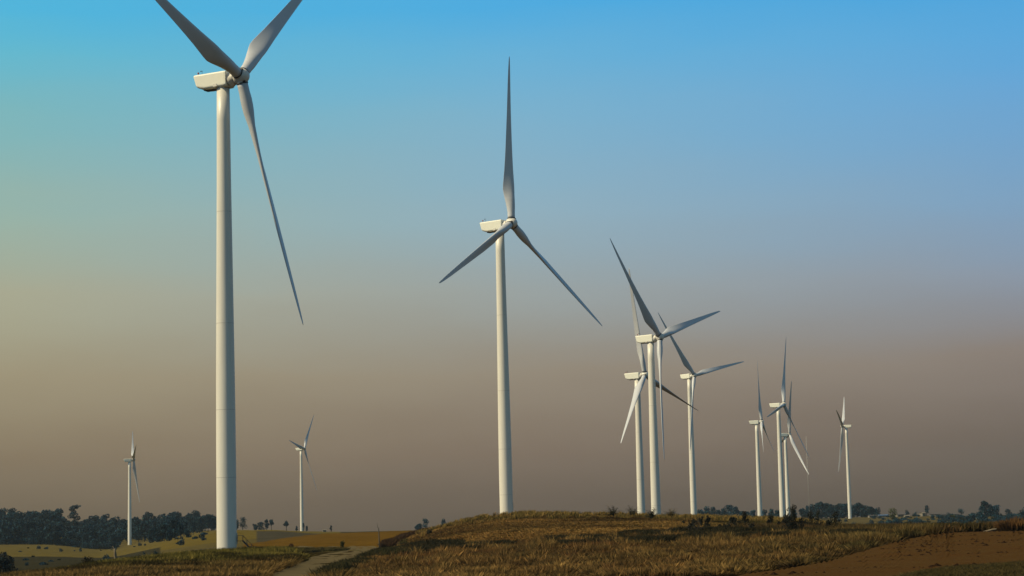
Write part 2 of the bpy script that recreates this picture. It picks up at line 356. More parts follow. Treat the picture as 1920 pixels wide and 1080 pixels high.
def rounded_box(b, x0, x1, yh, z0, z1, rad=.35, n=4, tailcut=.9, belly=.55):
    """nacelle body along X, cross-section with rounded edges; tail (x0) slants, belly sweeps up to the tail"""
    xs = [x0, x0 + .12, x0 + .5, x0 + 1.4, x0 + 2.6, x0 + 4, (x0 + x1) / 2, x1 - .5, x1 - .1, x1]
    rings = []
    for i, x in enumerate(xs):
        sh = .12 if i in (0, len(xs) - 1) else (.04 if i in (1, len(xs) - 2) else 0)
        zb = z0 + belly * max(0, 1 - (x - x0) / 2.6) ** 1.6
        ring = []
        for (sy, sz) in ((1, 1), (-1, 1), (-1, -1), (1, -1)):
            for k in range(n + 1):
                a = math.pi / 2 * k / n
                off = {(1, 1): a, (-1, 1): math.pi / 2 + a, (-1, -1): math.pi + a, (1, -1): 1.5 * math.pi + a}[(sy, sz)]
                rr = rad if sz > 0 else rad * 1.5
                cy = sy * (yh - sh - rr) * (1 if sz > 0 else .96); cz = (z1 - sh - rr) if sz > 0 else (zb + sh + rr)
                zz = cz + rr * math.sin(off)
                xx = x + (tailcut * (z1 - zz) / (z1 - z0) * max(0, 1 - (x - x0) / 3) if x < x0 + 3 else 0)
                ring.append((xx, cy + rr * math.cos(off), zz))
        rings.append(ring)
    m = len(rings[0]); vs = [v for r in rings for v in r]
    fs = [(i * m + k, i * m + (k + 1) % m, (i + 1) * m + (k + 1) % m, (i + 1) * m + k) for i in range(len(rings) - 1) for k in range(m)]
    fs += [tuple(reversed(range(m))), tuple((len(rings) - 1) * m + k for k in range(m))]
    b.add(vs, [tuple(reversed(f)) for f in fs], False)
# nacelle frame: X = towards the rotor, origin at the tower axis, z=0 hub axis height at origin
nb = MB(); rounded_box(nb, -6.35, 1.75, 1.85, -1.65, 1.65); NAC = nb.mesh('nacelle', M['shell'])
nb = MB()
nb.tube([(1.70, 0, -.35), (2.0, 0, -.3), (2.6, 0, -.1), (3.0, 0, 0), (3.25, 0, 0)], [1.55, 1.5, 1.30, 1.2, 1.15], 24); NECK = nb.mesh('shaft_cover', M['paint'])
hb = MB()                                                                # spinner, x from 3.2 to 6.3
prof = [(3.10, 1.25), (3.25, 1.5), (3.6, 1.62), (4.4, 1.66), (5.0, 1.60), (5.5, 1.42), (5.9, 1.12), (6.15, .78), (6.28, .4), (6.32, .05)]
hb.tube([(x, 0, 0) for x, _ in prof], [r for _, r in prof], 28); HUB = hb.mesh('hub', M['paint'])
vb = MB(); vb.box((-3.1, 0, -1.66), (2.6, 1.6, .16)); GRILLE = vb.mesh('vent_grille', M['grille'])
HATCH = []
for sy in (1, -1): rb = MB(); rb.box((-.9, sy * 1.86, -1.2), (.9, .06, .6)); HATCH.append(rb.mesh('side_hatch', M['paint']))
wb = MB(); wb.tube([(-5.4, .3, 1.6), (-5.4, .3, 2.95)], .035, 6); wb.tube([(-5.65, .3, 2.85), (-5.2, .3, 2.85)], .03, 6); wb.box((-5.7, .3, 2.85), (.25, .03, .22)); VANE = wb.mesh('wind_vane', M['steel'])
lb = MB(); lb.tube([(-5.9 + .0, -.4, 1.3), (-5.9, -.4, 2.15), (-5.9, -.4, 2.2), (-5.9, -.4, 2.45), (-5.9, -.4, 2.5)], [.06, .06, .2, .2, .05], 10); BEACON = lb.mesh('beacon_light', M['red'])
hk = MB(); hk.box((-6.18, 0, .75), (.4, .5, .3)); HOIST = hk.mesh('tail_vent', M['grille'])
cb = MB(); cb.tube([(0, 0, 0), (0, 0, 1.38)], [1.24, 1.24], 14, True); COLLAR = None
sl = MB(); sl.tube([(0, 0, 1.42), (0, 0, 1.62)], [1.27, 1.27], 24, True, True); SEAL = sl.mesh('blade_seal', M['dark'])
rs_ = MB(); rs_.tube([(0, 0, 1.1), (0, 0, 1.43)], [1.22, 1.2], 24); SOCK = rs_.mesh('blade_socket', M['paint'])
gp = MB(); gp.tube([(3.27, 0, 0), (3.06, 0, 0)], [1.42, 1.42], 24); GAP = gp.mesh('rotor_seal', M['dark'])
pt = MB(); pt.tube([(5.35, 0, 1.25), (5.3, 0, 1.60)], .36, 14); PORT = pt.mesh('access_port', M['dark'])
LEVEL = Matrix.Rotation(math.radians(3.6), 4, 'Y')
TURB = [  # hub column, hub row, distance, yaw, phase, blade pitch, label
 (451.3, 143.2, 422, 65.0, 41.9, 3, 'tallest and nearest white wind turbine, its upper blades cut by the picture top'),
 (959.0, 418.5, 624, 57.7, 86.2, 3, 'white wind turbine in the middle standing alone on the grassy knoll'),
 (1236.7, 632.1, 847, 56.7, 15.5, 3, 'nearest and tallest white wind turbine of the overlapping trio right of the knoll'),
 (1209.1, 702.6, 1013, 59.4, 101.7, 75, 'white wind turbine half hidden just left of the tallest one in the trio'),
 (1301.7, 703.7, 1359, 46.6, 11.7, 3, 'white wind turbine on the right of the overlapping trio, one blade pointing right'),
 (1427.9, 790.8, 1758, 77.0, 91.5, 3, 'distant wind turbine seen from the side, left of the closely overlapping pair'),
 (1469.5, 758.4, 1516, 64.1, 72.7, 3, 'taller front wind turbine of the closely overlapping distant pair at right'),
 (1480.2, 814.6, 2002, 99.9, 109.0, 75, 'lower rear wind turbine of the closely overlapping distant pair at right'),
 (1579.3, 799.1, 2371, -104.2, 17.7, 85, 'rightmost distant wind turbine, its rotor facing left away from the others'),
 (250.6, 862.2, 2240, 102.1, 43.3, 60, 'small distant wind turbine in front of the dark wood at far left'),
 (570.7, 841.3, 2427, 73.9, 51.4, 3, 'small distant wind turbine on the skyline right of the tallest turbine')]
for ti, (hx, hy, r, yaw, ph, pitch, label) in enumerate(TURB):
    H = Vector(unproj(hx, hy, r)); yaw = math.radians(yaw); ph = math.radians(ph)
    n = Vector((math.sin(yaw) * math.cos(TILT), -math.cos(yaw) * math.cos(TILT), math.sin(TILT)))
    nh = Vector((math.sin(yaw), -math.cos(yaw), 0)); h = Vector((math.cos(yaw), math.sin(yaw), 0)); v = n.cross(h)
    if v.z < 0: v = -v
    top = H - n * 4.4
    gz = float(terrain_z(top.x, top.y)); ht = top.z - 1.6 - gz
    root = empty('wind_turbine', (top.x, top.y, gz)); tag(root, label, 'wind turbine', 'white wind turbines spread across the dry fields')
    tb = MB(); nn = 14; zs = [-.6] + [ht * k / nn for k in range(nn + 1)]
    def rad(z): return float(np.interp(ht - z, [0, 20, 40, 60, 75, 140], [1.36, 1.50, 1.72, 1.93, 2.03, 2.08]))
    tb.tube([(0, 0, z) for z in zs], [rad(z) for z in zs], 48); tower = tb.build('tower', M['paint'], root)
    for k, d in enumerate((26.5, 50, 68, 82)):
        if ti > 4 or d > ht - 4: continue
        z = ht - d; fb = MB(); fb.tube([(0, 0, z - .05), (0, 0, z + .05)], [rad(z) + .012] * 2, 48); fb.build('flange', M['seam'], tower)
    yb = MB(); yb.tube([(0, 0, ht - .02), (0, 0, ht + .22)], [1.42, 1.42], 32); yb.build('yaw_ring', M['dark'], root)
    NM = Matrix((( nh.x * math.cos(TILT), -h.x, 0, 0), (nh.y * math.cos(TILT), -h.y, 0, 0), (math.sin(TILT), 0, 0, 0), (0, 0, 0, 1)))
    zc = n.cross(-h); zc = -zc if zc.z < 0 else zc
    NM = Matrix(((n.x, -h.x, zc.x, 0), (n.y, -h.y, zc.y, 0), (n.z, -h.z, zc.z, 0), (0, 0, 0, 1)))
    if NM.to_3x3().determinant() < 0: NM = Matrix(((n.x, h.x, zc.x, 0), (n.y, h.y, zc.y, 0), (n.z, h.z, zc.z, 0), (0, 0, 0, 1)))
    base = Matrix.Translation((0, 0, top.z - gz)) @ NM
    def nl(name, me, par):
        o = link(name, me, par); o.matrix_local = (base @ LEVEL if name == 'nacelle' else base) if par is root else Matrix(); return o
    nac = nl('nacelle', NAC, root)
    nl('vent_grille', GRILLE, nac); nl('side_hatch', HATCH[0], nac); nl('side_hatch', HATCH[1], nac); nl('wind_vane', VANE, nac); nl('beacon_light', BEACON, nac); nl('tail_vent', HOIST, nac)
    nl('shaft_cover', NECK, root); hub = nl('hub', HUB, root); nl('rotor_seal', GAP, hub)
    if pitch not in BLADES: BLADES[pitch] = blade_mesh(pitch)
    for k in range(3):
        a = ph + k * 2 * math.pi / 3
        sp = (math.cos(CONE) * (math.cos(a) * h + math.sin(a) * v) + math.sin(CONE) * n).normalized()
        le = (math.sin(a) * h - math.cos(a) * v)                       # clockwise seen from the front
        yy = sp.cross(le).normalized(); le = yy.cross(sp).normalized()
        if yy.dot(n) > 0: pass
        c = H - Vector((top.x, top.y, gz))
        BM = Matrix(((le.x, yy.x, sp.x, c.x), (le.y, yy.y, sp.y, c.y), (le.z, yy.z, sp.z, c.z), (0, 0, 0, 1)))
        bl = link('blade', BLADES[pitch], root); bl.matrix_local = BM @ Matrix.Translation((0, 0, 1.5))
        bs = .885 if ti == 9 else 1; bl.scale = (bs, bs, bs * (BL - 1.5) / BL)
        se = link('blade_seal', SEAL, hub); se.matrix_local = base.inverted() @ BM
        sk = link('blade_socket', SOCK, hub); sk.matrix_local = base.inverted() @ BM
        pm = Matrix.Rotation(a + math.pi / 3, 4, 'X')
        po = link('access_port', PORT, hub); po.matrix_local = Matrix.Rotation(k * 2 * math.pi / 3 + ph, 4, 'X')
    if ti < 2:
        db = MB(); dz = .9; db.box((rad(0) + .02, 0, 3.2), (.16, 1.0, 2.2)); db.build('door', M['seam'], root)
    if ti == 0:
        st = empty('staircase', (0, 0, 0)); st.parent = root; R0 = rad(2)
        zt, x0, x1 = 2.75, R0 + .15, R0 + 3.9
        m = MB(); m.box((x0 + .55, 0, zt - .04), (1.1, 1.3, .08)); m.build('platform', M['steel'], st)
        for sy in (-.6, .6):
            m = MB(); m.tube([(x0 + 1.1, sy, zt), (x1, sy, .0)], .11, 6, False); m.build('stringer', M['steel'], st)
            m = MB(); m.tube([(x0, sy, zt + 1.05), (x0 + 1.1, sy, zt + 1.05), (x1, sy, 1.05), (x1 + .35, sy, .4)], .045, 6)
            for t in (0, .33, .66, 1): m.tube([(x0 + 1.1 + (x1 - x0 - 1.1) * t, sy, zt * (1 - t)), (x0 + 1.1 + (x1 - x0 - 1.1) * t, sy, zt * (1 - t) + 1.05)], .035, 6)
            m.tube([(x0, sy, zt), (x0, sy, zt + 1.05)], .035, 6)
            m.build('handrail', M['steel'], st)
        for k in range(11):
            t = (k + .5) / 11; m = MB(); m.box((x0 + 1.1 + (x1 - x0 - 1.1) * t, 0, zt * (1 - t)), (.28, 1.2, .05)); m.build('tread', M['steel'], st)
exec_after = None

# ------------------------------------------------------------------ vegetation
def unit(v): return v / np.maximum(np.linalg.norm(v, axis=1, keepdims=True), 1e-9)
def cards(c, size, cols, flat=.0):
    """random leaf faces at points c"""
    n = len(c); nrm = unit(rng.normal(size=(n, 3)) * [1, 1, 1 - flat]); t = unit(np.cross(nrm, rng.normal(size=(n, 3)))); b = np.cross(nrm, t)
    s = (size * rng.uniform(.6, 1.3, n))[:, None] if np.isscalar(size) else (size * rng.uniform(.7, 1.2, n))[:, None]
    v = np.stack([c - t * s, c + b * s * .55, c + t * s, c - b * s * .55], 1).reshape(-1, 3)
    return v, np.arange(4 * n).reshape(n, 4), np.repeat(cols, 4, axis=0)
def crown(lobes, n, size, col, seed, var=.35):
    """lobes: (x,y,z,rx,ry,rz); leaf clumps through the volume, denser at the surface, broken by gaps"""
    g = np.random.default_rng(seed); w = np.array([l[3] * l[4] + l[5] ** 2 for l in lobes]); w /= w.sum()
    k = g.choice(len(lobes), n, p=w); L = np.array(lobes)[k]
    d = unit(g.normal(size=(n, 3))); rad = g.uniform(.35, 1.0, n) ** .45
    rad *= 1 + .16 * vnoise(d[:, 0] * 3 + k * 7.1, d[:, 2] * 3 + d[:, 1] * 2, seed)
    c = L[:, :3] + d * rad[:, None] * L[:, 3:]
    keep = vnoise(c[:, 0] * 1.1 + 40, c[:, 2] * 1.1 + c[:, 1] * .7, seed + 3) > -.62; c = c[keep]; k = k[keep]
    tint = (1 + var * g.normal(size=len(c)).clip(-1.8, 1.8)) * (1 + .25 * g.normal(size=len(lobes)))[k].clip(.5, 1.5)
    cols = np.array(col)[None] * tint[:, None] * (1 + .12 * g.normal(size=(len(c), 3)))
    return cards(c, size, cols.clip(.002, 1))
def limbs(h, spread, n, seed, r=.35, z0=.35):
    g = random.Random(seed); m = MB()
    m.tube([(0, 0, -.4), (g.uniform(-.2, .2), 0, h * .3), (g.uniform(-.4, .4), g.uniform(-.3, .3), h * .7), (0, 0, h * .93)], [r * 1.25, r, r * .6, r * .15], 7)
    for k in range(n):
        a = g.uniform(0, 6.28); z = h * g.uniform(z0, .75); l = spread * g.uniform(.5, .95)
        m.tube([(0, 0, z), (l * .5 * math.cos(a), l * .5 * math.sin(a), z + h * .10), (l * math.cos(a), l * math.sin(a), z + h * g.uniform(.15, .28))], [r * .45, r * .3, r * .08], 5)
    return m
def tree_kind(seed, h, w, col, low=.2, nl=9, nleaf=900, size=.75, kind='round'):
    g = random.Random(seed); L = []
    for k in range(nl):
        a = g.uniform(0, 6.28); q = g.random() ** .6; z = h * g.uniform(low + .12, .9)
        rr = w * .5 * q * (1 - .35 * (z / h - .5)) * .62
        s = w * g.uniform(.17, .27)
        L.append((rr * math.cos(a), rr * math.sin(a), z, s, s, s * g.uniform(.6, .9)))
    L.append((0, 0, h * .82, w * .26, w * .26, h * .15))
    L.append((0, 0, h * (low + .9) / 2, w * .3, w * .3, h * (.86 - low) / 2))
    v, f, c = crown(L, nleaf, size, col, seed)
    me = np_mesh('crown', v, f, M['leaf'], c)
    return me, limbs(h * .9, w * .4, 6, seed).mesh('trunk', M['bark'])
def bush_mesh(seed, h, w, col, n=300, size=.3):
    g = random.Random(seed); L = [(g.uniform(-.3, .3) * w, g.uniform(-.3, .3) * w, h * g.uniform(.25, .7), w * .25, w * .25, h * .28) for _ in range(6)] + [(0, 0, h * .35, w * .4, w * .4, h * .4)]
    v, f, c = crown(L, n, size, col, seed); return np_mesh('foliage', v, f, M['leaf'], c)
def stems_mesh(seed, h, w, n=5, mat='bark', r=.04):
    g = random.Random(seed); m = MB()
    for k in range(n):
        a = g.uniform(0, 6.28); m.tube([(0, 0, -.15), (w * .15 * math.cos(a), w * .15 * math.sin(a), h * .4), (w * .35 * math.cos(a), w * .35 * math.sin(a), h * g.uniform(.7, .95))], [r, r * .7, r * .3], 5)
    return m.mesh('stems', M[mat])
def bush_mesh_(k): return bush_mesh(k, 7, 11, (.006, .027, .040), 420, .8)
def stems_mesh_(k): return stems_mesh(k, 6, 6)
# far wood: canopy trees of the ridge at left
DARKG = (.006, .027, .040)
protos = [tree_kind(s, h, w, DARKG, lo, nl, 1300, .95) for s, h, w, lo, nl in ((11, 18, 13, .12, 10), (12, 21, 14, .15, 12), (13, 16, 12, .1, 9), (14, 19, 15, .12, 12), (15, 22, 12, .2, 9), (16, 15, 13, .05, 9))]
def tree(p, loc, label, cat='tree', group=None, s=1, rz=0, sz=None, name='tree'):
    r = empty(name, loc, rz); r.scale = (s, s, sz or s)
    link('crown', p[0], r); link('trunk', p[1], r)
    return tag(r, label, cat, group)
WOODL = 'dark green broadleaf tree crowded in the dense wood on the left horizon'
cnt = 0
for ri, (r, x0, x1) in enumerate(((2110, -30, 215), (2160, -30, 222), (2240, -30, 345), (2330, -30, 345), (2410, -30, 395), (2500, -30, 420), (2590, -30, 425), (2680, -30, 425), (2770, -30, 330))):
    x = x0 + rng.uniform(0, 8)
    while x < x1:
        rr = r + rng.uniform(-28, 28); s = rng.uniform(.85, 1.35) * (.8 if r < 2200 else 1) * (1.14 if r > 2450 and x < 110 else 1) * (.78 if 118 < x < 165 and r > 2300 else 1); k = int(rng.integers(0, 6))
        if 222 < x < 268 and rr < 2290: rr += 130
        if x < 400 or rr > 2450:
            top = at(x, rr)
            tree(protos[k], top - Vector((0, 0, .3)), WOODL, 'tree', 'trees of the dense wood on the left horizon', s, rng.uniform(0, 6.28)); cnt += 1
        x += rng.uniform(13, 19)
g_ = random.Random(15)
UG = [(bush_mesh_(190 + i), stems_mesh_(190 + i)) for i in range(3)]
for i in range(64):
    x = -20 + i * 3.9 + g_.uniform(-2, 2)
    if 222 < x < 262: continue
    p = UG[i % 3]; o = empty('bush', at(x, g_.uniform(2085, 2120) if x < 222 else g_.uniform(2080, 2100)), g_.uniform(0, 6)); sc = g_.uniform(.6, 1.1)
    o.scale = (sc, sc, sc); link('foliage', p[0], o); link('stems', p[1], o); tag(o, 'dark undergrowth bush along the front edge of the dense wood', 'bush', 'undergrowth along the front edge of the wood')
# rows of the wood's near edge towards the yellow hill
for x, r, s in ((318, 1480, .62), (328, 1520, .8), (338, 1500, .55), (352, 1430, .34), (308, 1600, .8), (296, 1700, .85), (285, 1800, .9), (300, 1900, .9), (315, 1750, .8), (330, 1900, .75), (345, 2000, .8), (362, 2100, .7)):
    tree(protos[int(rng.integers(0, 6))], at(x, r) - Vector((0, 0, .3)), 'dark tree at the near edge of the wood beside the yellow hill field', 'tree', 'trees at the near edge of the wood', s, rng.uniform(0, 6))
# emergent trees standing above the canopy
def emergent(seed, L, h, n=800, col=DARKG, size=.7):
    v, f, c = crown(L, n, size, col, seed); return np_mesh('crown', v, f, M['leaf'], c), limbs(h * .8, 3, 5, seed, .45, .5).mesh('trunk', M['bark'])
e1 = emergent(31, [(0, 0, 24, 5.2, 4, 3.6), (-3, 0, 22.5, 3.8, 3, 2.6), (3.7, 0, 20.5, 3.8, 3, 2.6), (.5, 0, 32, 5.4, 4, 2.0), (-2, 0, 30, 3.4, 3, 2), (3, 0, 33.5, 5, 3, 1.4), (0, 0, 27, 3, 2.5, 2.6)], 33, 1500)
tree(e1, at(138, 2520), 'tall two-tiered tree rising well above the dark wood', 'tree', s=1.12, name='emergent_tree')
e2 = emergent(32, [(0, 0, 26, 2.2, 2, 1.1), (-.6, 0, 30, 1.6, 1.4, .7), (.8, 0, 23, 2.8, 2, 1)], 31, 260, size=.5)
tree(e2, at(55, 2560), 'thin spindly treetop poking above the left end of the wood', 'tree', s=.88, name='emergent_tree')
e3 = emergent(33, [(0, 0, 26, 4.4, 4, 2.6), (-3.4, 0, 28.5, 2.8, 2.6, 1.5), (3.5, 0, 23, 3.4, 3, 2)], 28, 600)
tree(e3, at(281, 2500), 'bushy treetop above the wood, right of the small turbine', 'tree', s=1.02, name='emergent_tree')
e4 = emergent(34, [(0, 0, 24, 3.6, 3, 1.7), (3, 0, 25.5, 2, 2, 1.2), (-3, 0, 22, 2.6, 2, 1.5)], 26, 380)
tree(e4, at(303, 2520), 'open-crowned treetop above the middle of the wood', 'tree', s=1.0, name='emergent_tree')
# lone skyline trees
def lone(x, r, seed, h, w, label, group=None, low=.35, n=700, size=.65, col=DARKG, dz=0, nl=7):
    p = tree_kind(seed, h, w, col, low, nl, n, size); return tree(p, at(x, r, dz - .2), label, 'tree', group)
G2 = 'scattered trees on the far skyline'
lone(455, 2500, 41, 17, 12, 'broad dark tree on the skyline just right of the tallest turbine base', G2, .1)
lone(444, 2500, 42, 14, 9, 'dark tree touching the right side of the tallest turbine base', G2, .1)
lone(489, 2400, 43, 11, 11, 'low bushy tree at the left of the small clump on the yellow hill', G2, .05)
lone(500, 2400, 44, 14, 8, 'tallest tree of the small clump on the yellow hill', G2, .2)
lone(509, 2420, 45, 15, 7, 'round-topped tree at the right of the small clump on the yellow hill', G2, .45)
lone(479, 2400, 46, 8, 8, 'small low tree at the left foot of the clump on the yellow hill', G2, .05)
lone(537, 2300, 47, 12, 7.5, 'lone lollipop shaped tree on a bare trunk on the left skyline', G2, .42)
lone(556, 2350, 48, 6, 4, 'tiny tree just left of the small skyline turbine', G2, .1, 200)
lone(575, 2350, 49, 7, 4, 'tiny pointed tree just right of the small skyline turbine', G2, .1, 200)
lone(569, 2300, 50, 10, 3, 'slim tree hugging the base of the small skyline turbine', G2, .1, 200)
lone(621, 2300, 51, 8, 4, 'small upright tree alone on the skyline above the ochre field', G2, .1, 220)
BLUEG = (.008, .036, .054)
lone(797, 2450, 52, 15, 12, 'round blue-green tree behind the left slope of the knoll', G2, .15, col=BLUEG)
lone(787, 2450, 53, 9, 8, 'low tree left of the round one behind the knoll', G2, .1, col=BLUEG)
lone(782, 2460, 54, 7, 8, 'low spreading bushy tree where the ochre field meets the sky', G2, .05, col=BLUEG)
lone(832, 2300, 55, 14, 8, 'pale blue-green treetop peeping over the knoll slope', G2, .1, col=BLUEG)
G3 = 'far trees along the horizon right of the knoll'
for i, (x, h, w) in enumerate(((1130, 11, 9), (1141, 9, 9), (1190, 12, 9), (1238, 11, 11), (1250, 14, 12), (1262, 16, 12), (1272, 13, 10), (1292, 9, 7))):
    lone(x, 2350, 60 + i, h, w, 'small far treetop showing between the trio of turbines and the knoll crest', G3, .05, 350, .6, BLUEG)
for i, (x, h, w, dz) in enumerate(((1314, 16, 14, 0), (1326, 20, 14, 0), (1337, 19, 13, 0), (1347, 15, 12, 0), (1358, 17, 13, 0), (1370, 21, 15, 0), (1380, 19, 13, 0), (1391, 13, 10, 0), (1402, 12, 9, 0), (1412, 14, 10, 0), (1432, 13, 11, 0), (1447, 15, 10, 0), (1458, 13, 10, 0), (1490, 13, 9, 0), (1473, 12, 9, 0))):
    lone(x, 2420 + 15 * (i % 3), 80 + i, h, w, 'blue-green tree in the low far row right of the trio of turbines', G3, .0, 1100, .9, BLUEG)
for i in range(17):
    x = 1508 + i * 8.3; h = [12, 17, 19, 20, 21, 20, 18, 17, 19, 18, 18, 17, 18, 17, 16, 13, 11][i]
    lone(x, 2450 + 20 * (i % 3), 110 + i, h, 13, 'dark tree in the long grove around the base of the rightmost turbine', 'trees of the long grove by the rightmost turbine', .0, 1200, .95, DARKG)
OLIVE = (.055, .060, .016)
lone(1674, 1500, 140, 13.5, 8.5, 'single yellow-green tree on the right horizon', None, .3, 600, .4, OLIVE)
lone(1846, 2000, 141, 18, 11, 'tallest round tree of the clump at the far right horizon', None, .25, 1100, .75, DARKG)
lone(1858, 2000, 142, 14, 10, 'lower dark tree right beside the tallest of the far right clump', None, .15, 1000, .75, DARKG)
lone(1868, 2050, 143, 13, 12, 'spreading tree at the right of the far right clump', None, .1, 900, .75, BLUEG)
lone(1839, 2300, 153, 10, 7, 'small tree touching the left side of the far right clump', None, .1, 300, .6, BLUEG)
lone(1892, 2000, 144, 9, 9, 'low pointed tree between the far right clump and the picture edge', None, .0, 400, .6, DARKG)
lone(1921, 1500, 145, 12, 9, 'dark tree cut by the right edge of the picture', None, .1, 400, .6, DARKG)
lone(1738, 2350, 146, 14, 7, 'dark tree beside the pale domed hut in the far village', None, .2, 400, .6, DARKG)
lone(1802, 2350, 147, 9, 11, 'low round tree on the ridge right of the far village', None, .0, 300, .6, BLUEG)
lone(1701, 2350, 148, 8, 6, 'small dark tree among the far village roofs', None, .0, 300, .6, DARKG)
lone(1648, 2400, 149, 13, 8, 'small tree at the right end of the long grove', None, .1, 300, .6, DARKG)
# trees down in the valley at the left edge
for x, r, s, h, w, lab in ((4, 760, 150, 5.5, 7, 'uppermost dark bush at the left picture edge in the valley'), (5, 560, 151, 5, 5, 'dark round bush at the left picture edge below the uppermost one'), (18, 560, 152, 5, 5, 'dark round bush in the valley next to the left picture edge'), (3, 400, 154, 3.6, 6, 'lowest dark bush at the left picture edge')):
    lone(x, r, s, h, w, lab, None, .0, 500, .35, (.014, .022, .024))
# ---------- bushes scattered in the far fields
def bush(x, r, seed, h, w, label, group=None, col=(.018, .02, .008), n=350, size=.16, name='bush', cat='bush', mat='bark', y=None, dz=0):
    p = at(x, r, dz) if y is None else hit(x, y)
    o = empty(name, p, 0); link('foliage', bush_mesh(seed, h, w, col, n, size), o); link('stems', stems_mesh(seed, h, w, 5, mat), o)
    return tag(o, label, cat, group)
FB = [(bush_mesh(200 + i, h, w, c, 260, .55), stems_mesh(200 + i, h, w)) for i, (h, w, c) in enumerate(((4, 7, DARKG), (3, 8, BLUEG), (5, 6, DARKG), (3, 5, (.03, .035, .015))))]
g_ = random.Random(5)
def farbush(x, r, s, label, group):
    p = FB[g_.randrange(4)]; o = empty('bush', at(x, r), g_.uniform(0, 6)); o.scale = (s, s, s); link('foliage', p[0], o); link('stems', p[1], o); tag(o, label, 'bush', group)
for i in range(150):
    x = g_.uniform(1500, 1925) if i % 5 == 0 else g_.uniform(1640, 1925); r = g_.uniform(1150, 2350)
    farbush(x, r, g_.uniform(.5, 1.2), 'dark bush dotted over the far valley in front of the village', 'bushes dotted over the far right valley')
for i in range(26):
    farbush(g_.uniform(1770, 1925), g_.uniform(1700, 2300), g_.uniform(1, 1.6), 'larger dark bush in the scrub at the far right horizon', 'scrub bushes at the far right horizon')
for i in range(16):
    farbush(g_.uniform(20, 330), g_.uniform(1500, 2150), g_.uniform(.3, .7), 'small dark shrub in the yellow field before the wood', 'shrubs in the yellow field before the wood')
for i in range(14):
    farbush(g_.uniform(330, 420), g_.uniform(1000, 1600), g_.uniform(.3, .8), 'dark shrub on the slope between the wood and the tallest turbine', 'shrubs on the slope left of the tallest turbine')
for i in range(14):
    farbush(g_.uniform(20, 300), g_.uniform(620, 1100), g_.uniform(.2, .45), 'low dark shrub in the grey-green valley at left', 'shrubs in the grey-green valley at left')
for x, r, s, l in ((72, 1700, .7, 'slim dark shrub alone near the left end of the yellow field'), (114, 1600, .6, 'low dark shrub right of the slim one in the yellow field'), (199, 900, .6, 'dark shrub just left of the broken tree stump')):
    farbush(x, r, s, l, None)
# ---------- near bushes, saplings, palms
DK = (.012, .013, .008); RB = (.050, .022, .010)
bush(165, 285, 301, 2.1, 2.7, 'round dark brown bush on the left grass bank', col=(.020, .016, .007), n=900, size=.12)
bush(50, 265, 302, 1.3, 1.5, 'small dark bush at the left end of the grass bank', col=DK, n=400, size=.12)
bush(760, 262, 303, 1.7, 2.3, 'dark leafy bush at the foot of the knoll right of the road', col=DK, n=700, size=.14)
bush(706, 330, 304, 1.6, 1.6, 'reddish dry shrub at the foot of the bent bare pole', col=RB, n=500, size=.12)
bush(641, 470, 305, 2.2, 1.2, 'small upright green shrub beside the road junction', col=(.03, .035, .01), n=300, size=.14)
bush(545, 500, 306, 1.8, 1.6, 'dark shrub on the ochre field behind the track', col=RB, n=300, size=.14)
bush(805, 470, 307, 1.5, 1.8, 'dark bush at the top left shoulder of the knoll', col=DK, n=400, size=.14)
bush(1255, 345, 308, 1.0, 1.1, 'small round dark bush on the knoll below the drooping palm', col=DK, n=300, size=.1)
bush(1278, 350, 309, 1.0, .8, 'tiny dark bush left of the spiky dead shrub', col=DK, n=250, size=.1)
bush(1302, 400, 310, 1.7, 1.5, 'dark bushy sapling in front of the right turbine of the trio', col=DK, n=500, size=.12)
bush(1632, 330, 311, 1.3, 1.3, 'small round dark bush on the ridge right of the row of saplings', col=DK, n=350, size=.1)
bush(1690, 318, 312, 1.1, 1.0, 'little dark shrub in the tall grass left of the ploughed field crest', col=DK, n=250, size=.1)
bush(1783, 322, 313, 1.4, 1.0, 'dark shrub in the tall grass above the ploughed field', col=DK, n=250, size=.1)
def sapling(x, r, seed, h, w, label, tilt=0, n=1100):
    g = random.Random(seed); h *= 1.3; w *= 1.5; o = empty('sapling', at(x, r)); L = []; m = MB()
    m.tube([(0, 0, -.2), (tilt * .3, 0, h * .5), (tilt, 0, h)], [.06, .045, .015], 6)
    for k in range(int(6 + h * 3)):
        z = h * g.uniform(.12, .92); a = g.uniform(0, 6.28); l = w * .5 * (1.15 - z / h) * g.uniform(.4, 1.1) + .08
        e = (tilt * z / h + l * math.cos(a), l * math.sin(a) * .8, z + l * .7)
        m.tube([(tilt * z / h, 0, z), e], [.025, .01], 4); L.append((e[0], e[1], e[2], .17 + w * .08, .17 + w * .08, .22 + h * .04))
    L.append((tilt, 0, h * .95, .1, .1, .22)); L.append((tilt * .4, 0, h * .45, w * .16, w * .16, h * .35))
    v, f, c = crown(L, n, .10, DK, seed); link('foliage', np_mesh('foliage', v, f, M['leaf'], c), o); link('stem', m.mesh('stem', M['bark']), o)
    return tag(o, label, 'sapling', 'dark saplings along the ridge right of the knoll')
sapling(1327, 390, 401, 1.7, .7, 'slim dark sapling just right of the bushy sapling by the trio')
sapling(1315, 400, 402, 1.5, .7, 'short dark sapling touching the right tower of the trio')
sapling(1373, 380, 403, 1.5, .8, 'short dark sapling left of the stout bushy one on the ridge')
sapling(1385, 365, 404, 1.9, 1.3, 'stout bushy sapling midway between the trio and the side-on turbine', n=800)
sapling(1397, 380, 405, 2.3, .8, 'lean sapling with side twigs right of the stout bushy one')
sapling(1443, 370, 406, 2.3, .9, 'bent dark sapling just right of the side-on turbine', .3)
sapling(1459, 350, 415, 1.3, .5, 'thin low sapling between the side-on turbine and the overlapping pair')
sapling(1474, 360, 407, 2.2, 1.1, 'dark sapling against the foot of the overlapping distant pair')
